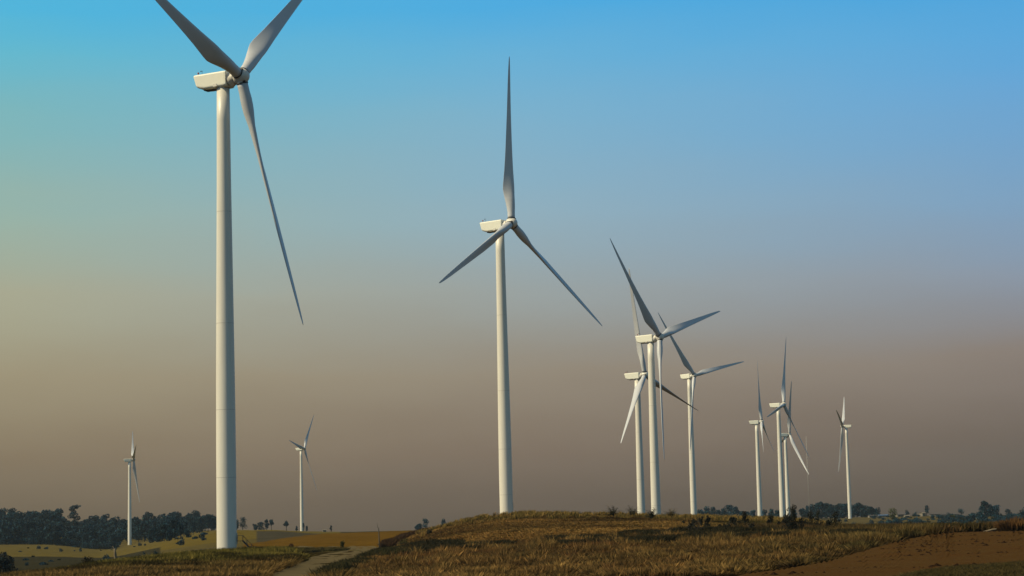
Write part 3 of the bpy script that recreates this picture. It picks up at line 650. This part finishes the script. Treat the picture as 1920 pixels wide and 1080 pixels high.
sapling(1488, 300, 408, 3.7, 1.6, 'largest and nearest dark sapling, right of the overlapping pair', n=1800)
sapling(1481, 298, 409, 2.2, 1.6, 'bushy low sapling leaning on the left of the largest one', n=900)
sapling(1503, 350, 410, 1.9, .9, 'thin brownish sapling left of the mast')
sapling(1520, 340, 411, 2.9, 1.3, 'forked dark sapling directly below the thin mast', .1, 800)
sapling(1534, 335, 412, 2.8, .9, 'narrow upright sapling just right of the forked one', n=800)
sapling(1566, 335, 413, 2.7, 1.2, 'tall dense sapling at the right end of the row', n=900)
sapling(1556, 330, 414, 1.6, 1.4, 'low spreading sapling leaning beside the tall dense one', -.3)
def palm(x, r, seed, n, l, label, col=(.022, .021, .008)):
    g = np.random.default_rng(seed); o = empty('palm', at(x, r)); vs = []; fs = []; cs = []
    for k in range(n):
        a = g.uniform(0, 6.28); up = g.uniform(.35, 1.3); L = 1.75 * l * g.uniform(.6, 1.1); p = np.array([0, 0, .5]); d = np.array([math.cos(a) * math.cos(up), math.sin(a) * math.cos(up), math.sin(up)])
        side = np.array([-math.sin(a), math.cos(a), 0]); pr = None
        for q in range(6):
            w = .17 * (1 - q / 6) + .05; b = len(vs)
            vs += [p - side * w, p + side * w]; cs += [np.array(col) * g.uniform(.6, 1.5)] * 2
            if q: fs.append((b - 2, b - 1, b + 1, b))
            # leaflets
            if q:
                for sg in (-1, 1):
                    b2 = len(vs); e = p + side * sg * .6 + d * .2 + np.array([0, 0, -.12]); vs += [p, p + d * .1, e, e]; cs += [np.array(col) * g.uniform(.5, 1.6)] * 4; fs.append((b2, b2 + 1, b2 + 2, b2 + 3))
            p = p + d * L / 6; d = d + np.array([0, 0, -.13 - .05 * q]); d /= np.linalg.norm(d)
    link('fronds', np_mesh('fronds', np.array(vs), np.array(fs), M['leaf'], np.array(cs)), o)
    m = MB(); m.tube([(0, 0, -.2), (0, 0, .25), (0, 0, .5)], [.22, .2, .1], 8); link('trunk', m.mesh('trunk', M['bark']), o)
    return tag(o, label, 'palm', 'stubby palms on the knoll crest')
palm(1150, 500, 501, 44, 2.1, 'widest dark stubby palm, leftmost on the knoll crest')
palm(1186, 510, 502, 36, 1.8, 'stubby palm on the crest just left of the trio of turbines')
palm(1222, 470, 503, 36, 1.7, 'stubby palm in front of the tallest tower of the trio')
palm(1258, 480, 504, 36, 1.8, 'drooping brownish palm right of the tallest tower of the trio', (.06, .045, .016))
RBm = [(bush_mesh(330 + i, 1.0, .9, DK, 220, .11), stems_mesh(330 + i, 1.0, .6)) for i in range(3)]
for i in range(62):
    x = 1262 + i * 6.4 + g_.uniform(-4, 4); p = RBm[i % 3]; o = empty('bush', at(x, g_.uniform(330, 420)), g_.uniform(0, 6)); sc = g_.uniform(.5, 1.5)
    o.scale = (sc, sc, sc * g_.uniform(.9, 1.5)); link('foliage', p[0], o); link('stems', p[1], o); tag(o, 'small dark weed bush dotted along the ridge grass between the saplings', 'bush', 'small weed bushes dotted along the right ridge')
# spiky dead shrub
def dead_shrub(x, r, h, label, seed=9):
    g = random.Random(seed); o = empty('dead_shrub', at(x, r)); m = MB(); L = []
    for k in range(8):
        bx = (k - 3.5) * .28; t = bx + g.uniform(-.5, .5); hh = h * g.uniform(.55, 1)
        m.tube([(bx * .5, 0, -.2), (bx, g.uniform(-.2, .2), hh * .5), (t, g.uniform(-.3, .3), hh)], [.10, .075, .03], 6)
        for q in range(2):
            z = hh * g.uniform(.4, .9); s = g.choice((-1, 1)); m.tube([(bx + (t - bx) * .5, 0, z), (bx + s * .45, .1, z + .25)], [.05, .02], 5)
        L.append((t, 0, hh, .14, .14, .28)); L.append((bx, 0, hh * .5, .12, .12, .4))
    for k in range(4): L.append((g.uniform(-1, 1), 0, .3, .35, .3, .3))
    v, f, c = crown(L, 600, .10, DK, seed); link('foliage', np_mesh('foliage', v, f, M['leaf'], c), o); link('stems', m.mesh('stems', M['bark']), o)
    tag(o, label, 'shrub')
dead_shrub(1303, 310, 2.5, 'spiky dark shrub of upright stems in the grass below the trio of turbines')

# ---------- grass built blade by blade
def blades(P, H, W, lean, cols, tipcols, kite=False):
    """P (n,3) base, H height, W width, lean (n,2) tip offset"""
    n = len(P); a = rng.uniform(0, math.pi, n) * .45 - .35; s = np.stack([np.cos(a), np.sin(a), np.zeros(n)], 1) * (W / 2)[:, None]
    tip = P + np.c_[lean, H]; mid = P + np.c_[lean * .38, H * .6]
    k = 1.0
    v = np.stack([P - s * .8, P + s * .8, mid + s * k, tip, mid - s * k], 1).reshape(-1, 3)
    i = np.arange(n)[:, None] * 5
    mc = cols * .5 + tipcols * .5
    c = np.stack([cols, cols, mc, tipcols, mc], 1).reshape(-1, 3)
    return v, (i + np.array([0, 1, 2, 3, 4])[None]), c
def grass_patch(name, label, C, nb, h, spread, w, pal, tip, hvar=.3, wind=(.25, .05), tall=None):
    """C (m,3) tuft centres; nb blades each; pal/tip (m,3) tuft colours"""
    m = len(C); k = np.repeat(np.arange(m), nb); n = len(k)
    hh = (np.asarray(h) * rng.uniform(1 - hvar, 1 + hvar, m))[k] * rng.uniform(.6, 1.1, n)
    off = rng.normal(size=(n, 2)) * (spread if np.isscalar(spread) else spread[k][:, None]) * .5
    P = C[k].copy(); P[:, :2] += off * .6; P[:, 2] = terrain_z(P[:, 0], P[:, 1]) - .03
    lean = off * .75 + np.array(wind) * hh[:, None] * rng.uniform(.3, 1.5, (n, 1)) + rng.normal(size=(n, 2)) * .12 * hh[:, None]
    br = (1 + .25 * rng.normal(size=(n, 1))).clip(.4, 1.7)
    v, f, c = blades(P, hh, w * rng.uniform(.6, 1.4, n), lean, .78 * pal[k] * br, .88 * tip[k] * br)
    return tag(link(name, np_mesh(name, v, f, M['grass'], c)), label, 'grass', kind='stuff')
def scatter(n, x0, x1, ra, rb):
    x = rng.uniform(x0, x1, n); r = np.sqrt(rng.uniform(ra ** 2, rb ** 2, n)); a = np.arctan((x - 970.9) / 3826)
    X = r * np.sin(a); Y = r * np.cos(a); P = np.stack([X, Y, terrain_z(X, Y)], 1); px, py = proj(P); return P, px, py, r
def lerpc(a, b, t): t = np.clip(t, 0, 1)[:, None]; return np.array(a) * (1 - t) + np.array(b) * t
# tall feathery grass in front
P, px, py, r = scatter(19000, 560, 1760, 132, 345)
edge = bound(px, [(560, 1100), (620, 1080), (680, 1052), (720, 1038), (900, 1026), (1050, 1022), (1150, 1014), (1300, 1006), (1400, 1012), (1500, 1008), (1600, 1000), (1640, 990), (1760, 980)])
cl = vnoise(P[:, 0] / 6, P[:, 1] / 9, 21) + .6 * vnoise(P[:, 0] / 2.4, P[:, 1] / 3.5, 22)
c2 = vnoise(P[:, 0] / 1.5, P[:, 1] / 2.6, 25) + .7 * vnoise(P[:, 0] / 4.2, P[:, 1] / 7, 26)
ok = (c2 > -.38) & (py > edge + 4 * cl) & road_clear(px, py, 21) & ~((px > 1360) & (py > bound(px, DIRT) - 4)) & (cl > -.62)
P, px, py, cl, c2 = P[ok], px[ok], py[ok], cl[ok], c2[ok]
t = .5 + .5 * vnoise(P[:, 0] / 8, P[:, 1] / 8, 23) + .25 * rng.normal(size=len(P))
gr = np.clip((px - 1350) / 250, 0, 1) * .6 + .3 * (vnoise(P[:, 0] / 12, P[:, 1] / 12, 24) > .2)
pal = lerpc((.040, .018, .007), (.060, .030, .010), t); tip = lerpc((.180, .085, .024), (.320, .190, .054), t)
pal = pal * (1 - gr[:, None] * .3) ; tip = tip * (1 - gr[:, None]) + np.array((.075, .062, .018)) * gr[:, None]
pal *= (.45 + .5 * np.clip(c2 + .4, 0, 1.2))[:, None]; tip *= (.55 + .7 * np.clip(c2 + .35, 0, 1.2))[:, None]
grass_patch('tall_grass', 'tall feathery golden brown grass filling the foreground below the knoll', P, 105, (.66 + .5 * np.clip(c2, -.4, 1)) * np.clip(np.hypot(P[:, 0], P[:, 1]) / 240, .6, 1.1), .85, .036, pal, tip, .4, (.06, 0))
# green weeds and dark scrub along the foot of the knoll and road edge; at right it paints in a shadow band
P, px, py, r = scatter(26000, 560, 1700, 180, 360)
cl = vnoise(P[:, 0] / 7, P[:, 1] / 11, 31)
line = bound(px, [(560, 1092), (620, 1076), (680, 1052), (720, 1036), (780, 1034), (850, 1032), (950, 1029), (1080, 1024), (1180, 1016), (1260, 1010), (1400, 1008), (1500, 1006), (1600, 1004), (1700, 1000)])
band = bound(px, [(560, 16), (700, 15), (800, 11), (1000, 9), (1200, 9), (1380, 9), (1560, 9), (1700, 6)])
ok = (abs(py - line) < band * (1 + .5 * cl)) & (cl > np.where(px > 860, .12, -.45)) & road_clear(px, py, 9) & ~((px > 1360) & (py > bound(px, DIRT) - 3))
P, px = P[ok], px[ok]; t = np.clip(rng.uniform(0, 1, len(P)), 0, 1) * (px < 760)
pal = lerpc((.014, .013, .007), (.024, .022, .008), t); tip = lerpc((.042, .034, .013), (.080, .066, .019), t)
grass_patch('scrub_and_shadow_band', 'dark leafy weeds lining the foot of the knoll and the road edge, painting in a shadow band at right', P, 60, .95, .8, .10, pal, tip, .4, (.05, 0))
# left bank
P, px, py, r = scatter(15000, 5, 640, 150, 405)
cl = vnoise(P[:, 0] / 6, P[:, 1] / 9, 41) + .5 * vnoise(P[:, 0] / 2.2, P[:, 1] / 3, 42)
ok = road_clear(px, py, 21) & (r < bound(px, [(0, 270), (60, 285), (150, 300), (300, 340), (420, 385), (560, 395), (640, 330)])) & (cl > -.75) & ~((px > 545) & (py > 1020) & (py < 1031)) & ~((px > 520) & (py < 1034))
P, px, py, r, cl = P[ok], px[ok], py[ok], r[ok], cl[ok]
t = .5 + .5 * cl; bl_ = bound(px, [(0, 1088), (150, 1077), (300, 1070), (420, 1066), (560, 1056), (640, 1046)]); g1 = np.clip(.5 + .45 * vnoise(P[:, 0] / 6, P[:, 1] / 9, 43) + (bl_ - py) / 14, 0, 1)
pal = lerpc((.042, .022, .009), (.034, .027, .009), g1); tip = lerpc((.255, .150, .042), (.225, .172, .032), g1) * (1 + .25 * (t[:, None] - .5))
dk = (vnoise(P[:, 0] / 3.5, P[:, 1] / 6, 44) > .36) | ((abs(py - bl_ + 2) < 5) & (vnoise(P[:, 0] / 3, P[:, 1] / 5, 46) > -.35)); pal[dk] *= .35; tip[dk] *= .28
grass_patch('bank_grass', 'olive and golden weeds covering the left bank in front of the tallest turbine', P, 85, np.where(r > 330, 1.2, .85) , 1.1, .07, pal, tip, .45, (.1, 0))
# knoll turf
P, px, py, r = scatter(80000, 700, 1680, 290, 600)
cl = vnoise(P[:, 0] / 5, P[:, 1] / 12, 51) + .6 * vnoise(P[:, 0] / 2.0, P[:, 1] / 4, 52)
ok = (cl > -.6) & (px > bound(py, [(960, 880), (985, 830), (1008, 765), (1022, 745), (1040, 700)])) & ~((px > 1600) & (r < 325)) & ~in_road(px, py)
P, px, py, r, cl = P[ok], px[ok], py[ok], r[ok], cl[ok]
t = .5 + .5 * vnoise(P[:, 0] / 14, P[:, 1] / 20, 53) + .3 * rng.normal(size=len(P))
sh = np.clip(.5 + .9 * vnoise(P[:, 0] / 22, P[:, 1] / 30, 54), 0, 1); g1 = np.clip((px - 1280) / 120, 0, 1) * np.clip((r - 330) / 60, 0, 1) * .7
tip = lerpc((.24, .12, .028), (.44, .255, .066), t); db = np.clip(1 - abs(py - bound(px, [(800, 990), (900, 974), (1000, 970), (1150, 973), (1300, 981)])) / 6, 0, 1) * (px < 1200); tip = tip * (.55 + .6 * sh[:, None]) * (1 - .6 * db[:, None]); tip = tip * (1 - g1[:, None]) + np.array((.115, .095, .022)) * g1[:, None]
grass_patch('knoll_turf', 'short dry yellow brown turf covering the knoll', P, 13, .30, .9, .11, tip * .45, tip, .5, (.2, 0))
# seed-heavy tufts along the knoll crest and shoulder
P, px, py, r = scatter(5200, 780, 1660, 470, 575)
ok = (vnoise(P[:, 0] / 3.3, P[:, 1] / 4, 61) > .18) | ((px > 1280) & (vnoise(P[:, 0] / 2, P[:, 1] / 4, 61) > -.2)); P, px, r = P[ok], px[ok], r[ok]
t = rng.uniform(0, 1, len(P)); pal = lerpc((.05, .035, .012), (.045, .042, .012), t); tip = lerpc((.42, .25, .065), (.30, .20, .045), t)
grass_patch('crest_grass', 'pale tufted grass along the crest of the knoll', P, 26, .8, .7, .09, pal, tip, .95)
P, px, py, r = scatter(9000, 718, 800, 330, 620)
ok = (abs(py - bound(px, [(718, 1024), (737, 1021), (766, 1003), (795, 994), (800, 992)])) < 4); P = P[ok]; n = len(P)
P = P[vnoise(P[:, 0] / 3, P[:, 1] / 3, 62) > -.2]; n = len(P)
grass_patch('edge_grass', 'reddish brown grass fringe down the left shoulder of the knoll', P, 40, 1.0, .7, .09, np.tile((.016, .009, .005), (n, 1)), np.tile((.090, .045, .018), (n, 1)), .4)
# hedge of tall grass between the ploughed field and the valley
P, px, py, r = scatter(7000, 1380, 1960, 285, 352)
ok = (r > bound(px, [(1380, 345), (1600, 318), (1700, 305), (1800, 300), (1960, 296)])) & ~(in_dirt(px, py)); P, px, r = P[ok], px[ok], r[ok]; n = len(P)
t = .5 + .5 * vnoise(P[:, 0] / 3.5, P[:, 1] / 3.5, 71) + .2 * rng.normal(size=n); big = np.clip((px - 1880) / 20, 0, 1) * np.clip((r - 296) / 12, 0, 1)
pal = lerpc((.020, .018, .007), (.045, .030, .010), t); tip = lerpc((.060, .050, .014), (.160, .085, .028), t)
H = .85 + .55 * vnoise(P[:, 0] / 3, P[:, 1] / 3, 72) + .15 * rng.normal(size=n)
k0 = big < .5
o = grass_patch('hedge_grass', 'tangled tall green and russet grass behind the ploughed field', P[k0], 70, 1.15, .9, .07, pal[k0], tip[k0], .55, (.08, 0))
# big russet grass clump at the right edge
o = empty('grass_clump', at(1905, 302)); cx, cy, cz = o.location
n = 2600; a = rng.uniform(0, 6.28, n); q = np.sqrt(rng.uniform(0, 1, n)); off = np.stack([np.cos(a) * q * 2.6, np.sin(a) * q * 1.2], 1)
P = np.c_[off + np.array([cx, cy]), np.zeros(n)]; P[:, 2] = terrain_z(P[:, 0], P[:, 1]); hh = (2.5 - 1.0 * q) * rng.uniform(.55, 1.05, n)
br = (1 + .3 * rng.normal(size=(n, 1))).clip(.3, 1.8)
v, f, c = blades(P, hh, np.full(n, .07), off * .35 + rng.normal(size=(n, 2)) * .25, np.array((.022, .015, .006)) * br, np.array((.165, .080, .026)) * br)
v -= np.array([cx, cy, cz]); link('leaves', np_mesh('leaves', v, f, M['grass'], c), o)
tag(o, 'big bulging russet grass clump above the ploughed field at the right edge', 'grass clump')
# grass strip at the bottom right, before the ploughed field
P, px, py, r = scatter(14000, 1600, 1980, 95, 175)
ok = py > bound(px, GREEN) - 1; P = P[ok]; n = len(P); t = rng.uniform(0, 1, n)
grass_patch('verge_grass', 'short grey-green grass strip in the bottom right corner', P, 34, .28, .5, .03, lerpc((.03, .022, .008), (.022, .020, .007), t), lerpc((.10, .065, .020), (.065, .055, .014), t), .4)
# field stubble edges and sparse weeds by the track
P, px, py, r = scatter(2600, 540, 760, 430, 500)
ok = ~in_road(px, py) & ~((py > 1022) & (py < 1031)); P = P[ok]; n = len(P); t = rng.uniform(0, 1, n)
grass_patch('track_weeds', 'low pale weeds between the track and the ochre field', P, 22, .55, .8, .08, lerpc((.04, .03, .012), (.03, .03, .01), t), lerpc((.15, .10, .035), (.08, .075, .02), t), .6)
P, px, py, r = scatter(4500, 300, 545, 395, 520); n = len(P); t = rng.uniform(0, 1, n)
grass_patch('field_weeds', 'golden weeds around the foot of the tallest turbine', P, 18, .45, .8, .09, lerpc((.06, .04, .014), (.05, .045, .014), t), lerpc((.17, .12, .035), (.12, .105, .03), t), .6)
# clods on the ploughed field
n = 1500; P, px, py, r = scatter(n * 3, 1380, 1950, 110, 303); P[:, 2] += .18; cl = vnoise(P[:, 0] / 4, P[:, 1] / 3.5, 81) - .35 * np.clip((1080 - py) / 60 - .3, -1, .5) * -1
ok = in_dirt(px, py) & (cl > .42); P = P[ok]; m = len(P); s = rng.uniform(.05, .10, m) * np.where(rng.uniform(size=m) > .9, 2.6, 1.3)
u = np.array([[1, 0, 0], [0, 1, 0], [-1, 0, 0], [0, -1, 0], [0, 0, 1], [0, 0, -1]], float); tri = np.array([[0, 1, 4], [1, 2, 4], [2, 3, 4], [3, 0, 4], [1, 0, 5], [2, 1, 5], [3, 2, 5], [0, 3, 5]])
v = (P[:, None, :] + u[None] * s[:, None, None] * rng.uniform(.6, 1.6, (m, 6, 1)) * np.array([1.3, 1.3, .7])); f = (np.arange(m)[:, None, None] * 6 + tri[None]).reshape(-1, 3)
tag(link('soil_clods', np_mesh('soil_clods', v.reshape(-1, 3), f, material('dark_clods', (.018, .010, .006), .95))), 'dark clods and stubble bits scattered on the reddish ploughed field', 'soil clods', kind='stuff')

# ------------------------------------------------------------------ man-made and dead wood
# bent bare pole by the road
p = at(711, 400); m = MB(); m.tube([(0, 0, -.3), (-.05, 0, 2), (-.12, 0, 4.3), (-.35, 0, 4.6), (-.42, 0, 5.4)], [.13, .11, .085, .06, .035], 8)
o = m.build('bare_pole', M['wood'], None, p); tag(o, 'thin bare pole with a crooked tip standing beside the road', 'pole')
# broken stump
o = empty('tree_stump', at(216, 290)); m = MB()
m.tube([(0.1, 0, -.3), (.05, 0, .8), (-.02, 0, 1.7), (-.08, 0, 2.3), (-.2, 0, 2.55)], [.30, .22, .2, .16, .05], 9); link('trunk', m.mesh('trunk', M['palebark']), o)
m = MB(); m.tube([(-.08, 0, 2.2), (-.3, 0, 2.75), (-.5, .05, 2.85)], [.09, .05, .02], 6); m.tube([(0.05, 0, .35), (.4, 0, .15), (.6, .1, -.25)], [.16, .12, .06], 6); link('broken_branch', m.mesh('broken_branch', M['palebark']), o)
tag(o, 'broken tree stump standing in the weeds left of the distant turbine', 'tree stump')
# thin guyed mast
mp_ = at(1518, 1900); mt = empty('lattice_mast', mp_); m = MB(); Hm = float(unproj(1518, 818, 1900)[2]) - mp_.z
for k in range(3):
    a = k * 2.094; m.tube([(.35 * math.cos(a), .35 * math.sin(a), 0), (.35 * math.cos(a), .35 * math.sin(a), Hm)], .07, 5)
for q in range(int(Hm / 1.5)):
    for k in range(3):
        a = k * 2.094; b = (k + 1) * 2.094; m.tube([(.35 * math.cos(a), .35 * math.sin(a), q * 1.5), (.35 * math.cos(b), .35 * math.sin(b), q * 1.5 + 1.5)], .035, 4, False, False)
m.build('mast_body', material('mast_paint', (.35, .33, .29), .6), mt)
for k in range(3):
    a = k * 2.094 + .5; g = MB(); g.tube([(30 * math.cos(a), 30 * math.sin(a), -3), (0, 0, Hm * .85)], .012, 4, False, False); g.build('guy_wire', M['steel'], mt)
tag(mt, 'hair-thin measuring mast on the right horizon between the turbines', 'mast')
# rail fences near the first turbine
def fence(x0, r0_, x1, r1_, n, label, rails=(.55, 1.15), mat='wood'):
    a, b = at(x0, r0_), at(x1, r1_); f = empty('fence', a); pts = []
    for k in range(n):
        p = a.lerp(b, k / (n - 1)); p.z = float(terrain_z(p.x, p.y)); pts.append(p - a)
        m = MB(); m.box(pts[-1] + Vector((0, 0, .55)), (.12, .12, 1.5)); m.build('post', M[mat], f)
    for z in rails:
        m = MB(); m.tube([p + Vector((0, 0, z)) for p in pts], .035, 5); m.build('rail', M[mat], f)
    return tag(f, label, 'fence', 'rail fences behind the tallest turbine')
fence(343, 520, 402, 505, 8, 'low rail fence running left from the foot of the tallest turbine')
fence(440, 455, 478, 450, 6, 'low pale rail fence beyond the metal stairs')
fence(483, 440, 502, 440, 3, 'short panel of fence with stout posts right of the metal stairs', (.3, .7, 1.2))
# small shed far left
def hut(x, r, w, d, h, roofh, roof, label, wall='wall', over=.5, name='hut', cat='hut', group='far village huts', rz=.2, win=1):
    o = empty(name, at(x, r), rz); m = MB(); m.box((0, 0, h / 2 - .5), (w, d, h + 1)); m.build('wall', M[wall], o)
    m = MB(); W = w / 2 + over; D = d / 2 + over; t = .18
    vs = [(-W, -D, h), (W, -D, h), (W, D, h), (-W, D, h), (-W, 0, h + roofh), (W, 0, h + roofh)]
    m.add(vs + [(x_, y_, z_ + t) for x_, y_, z_ in vs], [(0, 1, 5, 4), (2, 3, 4, 5), (6, 10, 11, 7), (8, 11, 10, 9), (0, 6, 7, 1), (2, 8, 9, 3), (0, 4, 10, 6), (4, 3, 9, 10), (1, 7, 11, 5), (5, 11, 8, 2)]); m.build('roof', M[roof], o)
    for k in range(win):
        m = MB(); m.box(((k - (win - 1) / 2) * w / max(win, 1) * .8, -d / 2 - .02, h * .55), (.9, .08, 1.0)); m.build('window', M['window'], o)
    m = MB(); m.box((w * .3, -d / 2 - .025, 1.0), (.9, .07, 2.0)); m.build('door', M['greyroof'], o)
    return tag(o, label, cat, group)
hut(608, 2200, 3.5, 3, 2.0, .5, 'wall', 'tiny pale shed on the skyline above the ochre field', group=None)
hut(1656, 2380, 11, 6, 2.6, .9, 'blueroof', 'long hut with a blue tin roof at the left of the far village', win=3, rz=0)
hut(1640, 2400, 14, 7, 2.4, .8, 'greyroof', 'long low dark-roofed shed left of the blue-roofed hut', win=3, rz=.1)
hut(1688, 2360, 9, 6, 2.6, 1.0, 'greyroof', 'pale-walled hut between the blue roof and the gabled hut', win=2)
hut(1696, 2380, 6, 5, 2.6, .9, 'blueroof', 'small bluish-roofed hut right of the yellow-green tree')
hut(1720, 2400, 8, 7, 3.0, 2.6, 'greyroof', 'gabled hut with a peaked roof in the far village', wall='wall', rz=1.3, win=1)
hut(1730, 2350, 5, 5, 3.6, 1.0, 'wall', 'pale domed little hut beside the gabled one', rz=.6)
hut(1757, 2350, 16, 7, 2.4, .9, 'greyroof', 'long dark barn right of the gabled hut in the far village', win=4, rz=-.1)
hut(1781, 2330, 20, 7, 2.0, .8, 'greyroof', 'longest dark barn at the right end of the far village', win=5, rz=-.15)
hut(1700, 2200, 5, 4, 2.2, .8, 'wall', 'small pale hut below the row of village roofs')
# earth mound with a fallen log above the ploughed field
p = at(1872, 306); m = MB(); m.tube([(-2.4, 0, .1), (-1, 0, .38), (.8, 0, .55), (2.2, .1, .72)], [.10, .16, .15, .07], 8); m.tube([(.2, 0, .5), (.9, .3, .95), (1.3, .4, 1.1)], [.07, .05, .02], 5)
tag(m.build('fallen_log', M['palebark'], None, p), 'fallen log lying at the far edge of the ploughed field', 'log')

# ------------------------------------------------------------------ haze
hz = MB(); hz.box((0, 100, 62), (9800, 9800, 192)); hm = bpy.data.materials.new('haze'); hm.use_nodes = True; t = hm.node_tree; t.nodes.clear()
ov = t.nodes.new('ShaderNodeOutputMaterial'); pv = t.nodes.new('ShaderNodeVolumePrincipled'); t.links.new(pv.outputs[0], ov.inputs['Volume'])
pv.inputs['Color'].default_value = (.36, .44, .49, 1); pv.inputs['Density'].default_value = HAZE = .00004
HZ = True
if HZ:
    me = hz.mesh('haze', hm); tag(link('haze', me), 'thin bluish haze lying over the fields', 'haze', kind='stuff')
